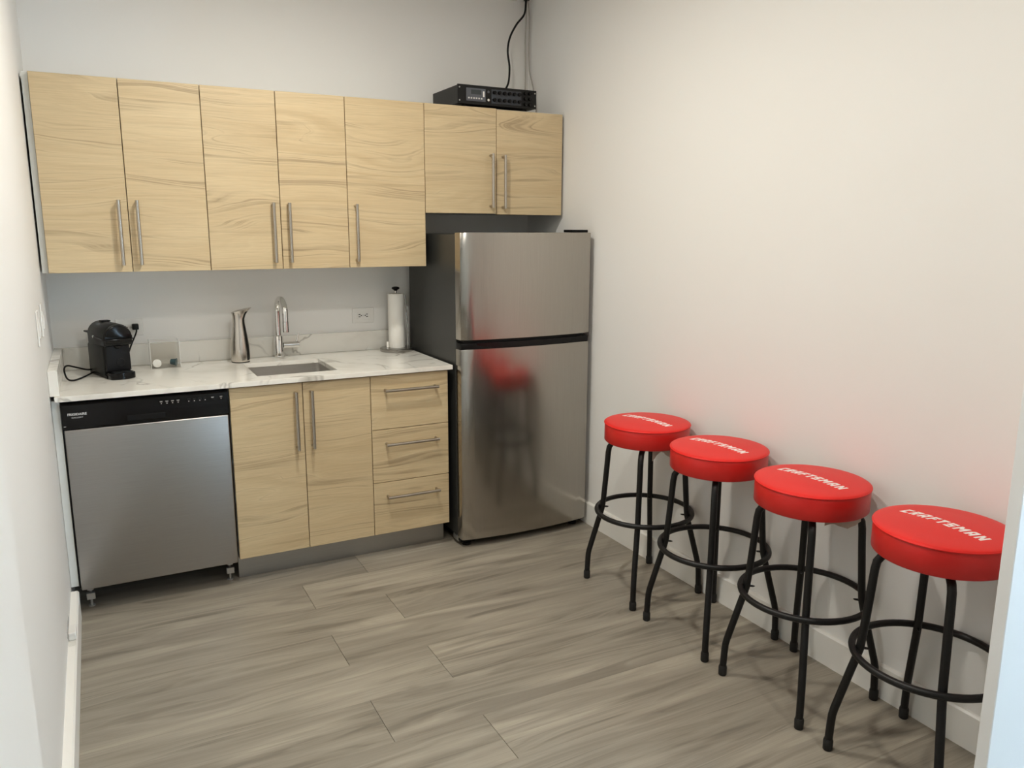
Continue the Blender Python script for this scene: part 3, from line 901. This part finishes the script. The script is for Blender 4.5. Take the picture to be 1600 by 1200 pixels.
for i in range(6):
    x = AX0+0.058+i*0.0135
    build('key', box(x-0.004, x+0.004, AY0-0.005, AY0-0.0032, AZ0+0.024, AZ0+0.031, 0.0006), 'legend', md, world=True)
build('slot', box(AX0+0.133, AX0+0.141, AY0-0.004, AY0-0.0032, AZ0+0.036, AZ0+0.062), 'white_plastic', md, world=True)
build('jack', cyl((AX0+0.163, AY0-0.004, AZ0+0.024), (AX0+0.163, AY0-0.0003, AZ0+0.024), 0.006, 14), 'chrome', t, world=True, smooth=40)
build('jack', cyl((AX0+0.163, AY0-0.004, AZ0+0.062), (AX0+0.163, AY0-0.0003, AZ0+0.062), 0.006, 14), 'amp_module', t, world=True, smooth=40)
kp = build('knob_panel', box(AX0+0.180, AX0+0.345, AY0-0.002, AY0-0.0003, AZ0+0.010, AZ1-0.012, 0.0006), 'amp_panel', t, world=True)
for r_ in range(2):
    for i in range(6):
        x = AX0+0.194+i*0.0275; z = AZ0+0.027+r_*0.034
        build('knob', cyl((x, AY0-0.0022, z), (x, AY0-0.015, z), 0.0085, 14, r2=0.0075), 'black', kp, world=True, smooth=40)
for r_ in range(3):
    for i in range(2):
        x = AX0+0.366+i*0.026; z = AZ0+0.018+r_*0.026
        build('knob', cyl((x, AY0-0.0003, z), (x, AY0-0.014, z), 0.0085, 14, r2=0.0075), 'black_gloss', t, world=True, smooth=40)
for i in range(2):
    for j in range(2):
        x = (AX0+0.010, AX1-0.010)[i]; z = (AZ0+0.014, AZ1-0.014)[j]
        build('screw', cyl((x, AY0-0.0025, z), (x, AY0-0.0003, z), 0.0035, 10), 'galv', t, world=True, smooth=40)
for i in range(4):
    for j in range(8):
        y = AY0+0.035+i*0.020; z = AZ0+0.016+j*0.0075
        build('vent_slot', box(AX0+0.0034, AX0+0.0039, y-0.007, y+0.007, z-0.0016, z+0.0016), 'slot', t, world=True)
for x in (AX0+0.05, AX1-0.05):
    for y in (AY0+0.04, AY1-0.04):
        build('foot', cyl((x, y, ZU-0.0006), (x, y, AZ0-0.0002), 0.012, 14), 'rubber', t, world=True, smooth=40)

def cable(pts, r, mt, label, grp=None):
    o = build('cable', tube(smooth_path(pts, 8), r, 8), mt, smooth=60)
    tag(o, label, 'cable', grp)
CZ = H-0.001
cable([(2.350, -0.050, CZ), (2.335, -0.06, 2.66), (2.285, -0.064, 2.60), (2.245, -0.066, 2.53), (2.232, -0.067, 2.46), (2.243, -0.067, 2.38), (2.236, -0.066, 2.30), (2.205, -0.064, 2.245), (2.185, -0.066, 2.20), (2.16, -0.072, 2.165)], 0.0055, 'black', 'black cable hanging from the ceiling to the amplifier')
cable([(2.360, -0.040, CZ), (2.366, -0.024, 2.66), (2.362, -0.022, 2.52), (2.364, -0.020, 2.38), (2.362, -0.022, 2.24), (2.355, -0.026, 2.12)], 0.0032, 'white_cable', 'thin straight grey cable in the corner beside the black cable')
cable([(2.366, -0.042, CZ), (2.380, -0.036, 2.64), (2.378, -0.034, 2.50), (2.380, -0.040, 2.38), (2.383, -0.070, 2.30), (2.383, -0.105, 2.20), (2.380, -0.115, 2.12)], 0.0032, 'white_cable', 'thin grey cable in the corner bowing away towards the right wall')
o = build('ceiling_hole_trim', lathe([(0.017, 0), (0.015, 0.002)], 20, (2.356, -0.045, H-0.0024)), 'slot')
tag(o, 'small dark hole in the ceiling corner where the cables enter', 'hole')

# ------------------------------------------------------------------ plastic fitting at the left baseboard
t = thing('plastic_fitting', 'small white plastic fitting with clear tip above the left baseboard', 'fitting', (0.0, -1.06, 0.1165))
build('block', box(-0.0115, 0.014, -0.030, 0.035, 0.0004, 0.030, 0.003), 'white_plastic', t)
build('clear_tip', box(-0.0115, 0.012, -0.075, -0.0305, 0.0004, 0.022, 0.003), 'acrylic', t)
bm = bmesh.new()
out = []
for i in range(22):
    a_ = 2*PI*i/22; r_ = random.uniform(0.55, 1.0)
    out.append((0.13*r_*math.cos(a_)+0.02, 0.028*r_*math.sin(a_)+0.030))
build('torn_drywall_patch', prism(out, 0, -0.0118, -0.0108), 'dust', t)

# ------------------------------------------------------------------ bar stools
SEAT_R, SEAT_T, SEAT_B = 0.178, 0.736, 0.656
def dome(r):
    return 0.014*(1-(r/SEAT_R)**2)
# squared italic capitals: strokes as polygons on a 5 x 6 cell
GL = {
 'C': (5, [[(0, 0), (5, 0), (5, 1.5), (0, 1.5)], [(0, 1.5), (1.7, 1.5), (1.7, 4.5), (0, 4.5)], [(0, 4.5), (5, 4.5), (5, 6), (0, 6)]]),
 'R': (5, [[(0, 0), (1.7, 0), (1.7, 6), (0, 6)], [(1.7, 4.6), (5, 4.6), (5, 6), (1.7, 6)], [(3.4, 3.4), (5, 3.4), (5, 4.6), (3.4, 4.6)], [(1.7, 2.2), (5, 2.2), (5, 3.4), (1.7, 3.4)], [(2.9, 0), (5, 0), (3.7, 2.2), (1.9, 2.2)]]),
 'A': (5, [[(0, 0), (1.7, 0), (1.7, 4.6), (0, 4.6)], [(0, 4.6), (5, 4.6), (5, 6), (0.9, 6)], [(3.4, 0), (5, 0), (5, 4.6), (3.4, 4.6)], [(1.7, 1.5), (3.4, 1.5), (3.4, 2.8), (1.7, 2.8)]]),
 'F': (4.6, [[(0, 0), (1.7, 0), (1.7, 6), (0, 6)], [(1.7, 4.5), (4.8, 4.5), (4.8, 6), (1.7, 6)], [(1.7, 2.2), (4.2, 2.2), (4.2, 3.5), (1.7, 3.5)]]),
 'T': (4.6, [[(0, 4.5), (4.8, 4.5), (4.8, 6), (0, 6)], [(1.6, 0), (3.3, 0), (3.3, 4.5), (1.6, 4.5)]]),
 'S': (5, [[(0, 0), (5, 0), (5, 1.4), (0, 1.4)], [(3.4, 1.4), (5, 1.4), (5, 2.3), (3.4, 2.3)], [(0, 2.3), (5, 2.3), (5, 3.6), (0, 3.6)], [(0, 3.6), (1.6, 3.6), (1.6, 4.6), (0, 4.6)], [(0, 4.6), (5, 4.6), (5, 6), (0, 6)]]),
 'M': (6.4, [[(0, 0), (1.6, 0), (1.6, 6), (0, 6)], [(4.8, 0), (6.4, 0), (6.4, 6), (4.8, 6)], [(1.6, 3.6), (3.2, 1.6), (3.2, 3.8), (1.6, 6)], [(3.2, 1.6), (4.8, 3.6), (4.8, 6), (3.2, 3.8)]]),
 'N': (5.2, [[(0, 0), (1.6, 0), (1.6, 6), (0, 6)], [(3.6, 0), (5.2, 0), (5.2, 6), (3.6, 6)], [(1.6, 3.4), (3.6, 0), (3.6, 2.6), (1.6, 6)]]),
}
def lettering():
    word = 'CRAFTSMAN'
    gap = 2.0
    total = sum(GL[c][0] for c in word)+gap*(len(word)-1)
    sc = 0.250/(total+1.5)
    hsc = 0.036/6
    bm = bmesh.new()
    x = -total/2
    for c in word:
        wd, polys = GL[c]
        for pg in polys:
            top = []; low = []
            for (px, py) in pg:
                u = (x+px+0.28*(py-3))*sc; v_ = (py-3)*hsc
                wx, wy = v_-0.004, -u               # reading direction -y, letter tops towards +x
                z = SEAT_T+dome(math.hypot(wx, wy))
                top.append(bm.verts.new((wx, wy, z+0.0007))); low.append(bm.verts.new((wx, wy, z-0.0006)))
            bm.faces.new(top); bm.faces.new(low[::-1])
            for i in range(len(pg)):
                j = (i+1) % len(pg)
                bm.faces.new((top[i], low[i], low[j], top[j]))
        x += wd+gap
    return bm

def bar_stool():
    t = thing('bar_stool', 'stool', 'stool', (0, 0, 0), 0, 'red padded bar stools along the right wall')
    prof = [(0.150, SEAT_B), (SEAT_R-0.004, SEAT_B+0.001), (SEAT_R, SEAT_B+0.005), (SEAT_R, SEAT_T-0.008), (SEAT_R-0.0015, SEAT_T-0.0045)]
    st = build('seat', lathe(prof, 64), 'vinyl_side', t, smooth=45)
    prof = [(SEAT_R-0.004, SEAT_T-0.0050), (SEAT_R+0.0005, SEAT_T-0.0038), (SEAT_R+0.0012, SEAT_T-0.0015), (SEAT_R-0.001, SEAT_T+0.0010)]
    prof += [(SEAT_R*f, SEAT_T+0.002+dome(SEAT_R*f)*0.86) for f in (0.95, 0.9, 0.8)]
    prof += [(SEAT_R*f, SEAT_T+dome(SEAT_R*f)) for f in (0.7, 0.55, 0.4, 0.25, 0.1, 0.03)]
    build('cushion_top', lathe(prof, 64), 'vinyl', st, smooth=60)
    build('piping', tube([((SEAT_R+0.0006)*math.cos(2*PI*i/72), (SEAT_R+0.0006)*math.sin(2*PI*i/72), SEAT_T-0.0030) for i in range(72)], 0.0024, 8, True), 'vinyl', st, smooth=60)
    build('lettering', lettering(), 'print', st, label='white bold italic CRAFTSMAN lettering')
    build('swivel_plate', lathe([(0.075, 0.634), (0.085, 0.638), (0.085, SEAT_B-0.0004)], 24), 'tube', t, smooth=40)
    for q in range(4):
        a_ = PI/4+q*PI/2
        d = Vector((math.cos(a_), math.sin(a_), 0))
        def P(r, z): return d*r+Vector((0, 0, z))
        pts = [P(0.05, 0.643), P(0.10, 0.643), P(0.128, 0.641), P(0.147, 0.632), P(0.158, 0.615), P(0.162, 0.59), P(0.166, 0.53), P(0.172, 0.45), P(0.177, 0.385), P(0.181, 0.345), P(0.188, 0.315), P(0.199, 0.275), P(0.228, 0.165), P(0.235, 0.138), P(0.239, 0.118), P(0.241, 0.09), P(0.243, 0.035)]
        lg = build('leg', tube(pts, 0.0118, 14), 'tube', t, smooth=60)
        build('foot_cap', lathe([(0.012, 0.0003), (0.0142, 0.003), (0.0146, 0.030), (0.0128, 0.037)], 16, tuple(P(0.2435, 0))), 'rubber', lg, smooth=40)
        build('bolt', tube([P(0.1705, 0.345), P(0.160, 0.345), P(0.154, 0.346)], [0.004, 0.0035, 0.001], 8), 'galv' if False else 'tube', lg, smooth=60)
    ring = [(0.202*math.cos(2*PI*i/56), 0.202*math.sin(2*PI*i/56), 0.345) for i in range(56)]
    build('foot_ring', tube(ring, 0.0105, 12, True), 'tube', t, smooth=60)
    return t

proto = bar_stool()
spots = [((2.190, -1.440), 11, 'red padded stool with black legs next to the refrigerator, farthest of the four'),
         ((2.188, -1.880), 8, 'second red padded stool from the refrigerator'),
         ((2.184, -2.322), 3, 'third red padded stool from the refrigerator'),
         ((2.182, -2.780), -2, 'red padded stool nearest the camera, partly behind the white sliding door')]
stools = [proto] + [dup(proto) for _ in spots[1:]]
for s, ((x, y), deg, lab) in zip(stools, spots):
    s.location = (x, y, 0)
    s['label'] = lab
    for ch in s.children:
        if ch.name.startswith('seat'): ch.rotation_euler = (0, 0, math.radians(deg))
# torn paper labels left hanging under two of the seats
for i, (xa, xb, y, drop) in {0: (-0.060, 0.030, -0.120, 0.050), 2: (-0.078, 0.086, -0.128, 0.046)}.items():
    n_ = 14
    low = []
    for k in range(n_+1):
        f_ = k/n_
        low.append((xa+(xb-xa)*f_, SEAT_B-0.001-drop*(0.62+0.38*math.sin(2.1+5.3*f_+i)*(1-0.3*f_)) - random.uniform(0, 0.004)))
    bm = prism([(xb, SEAT_B-0.0006), (xa, SEAT_B-0.0006)] + low, 1, y-0.0006, y+0.0006)
    build('paper_label', bm, 'card', stools[i], label='torn brown paper label under the seat')
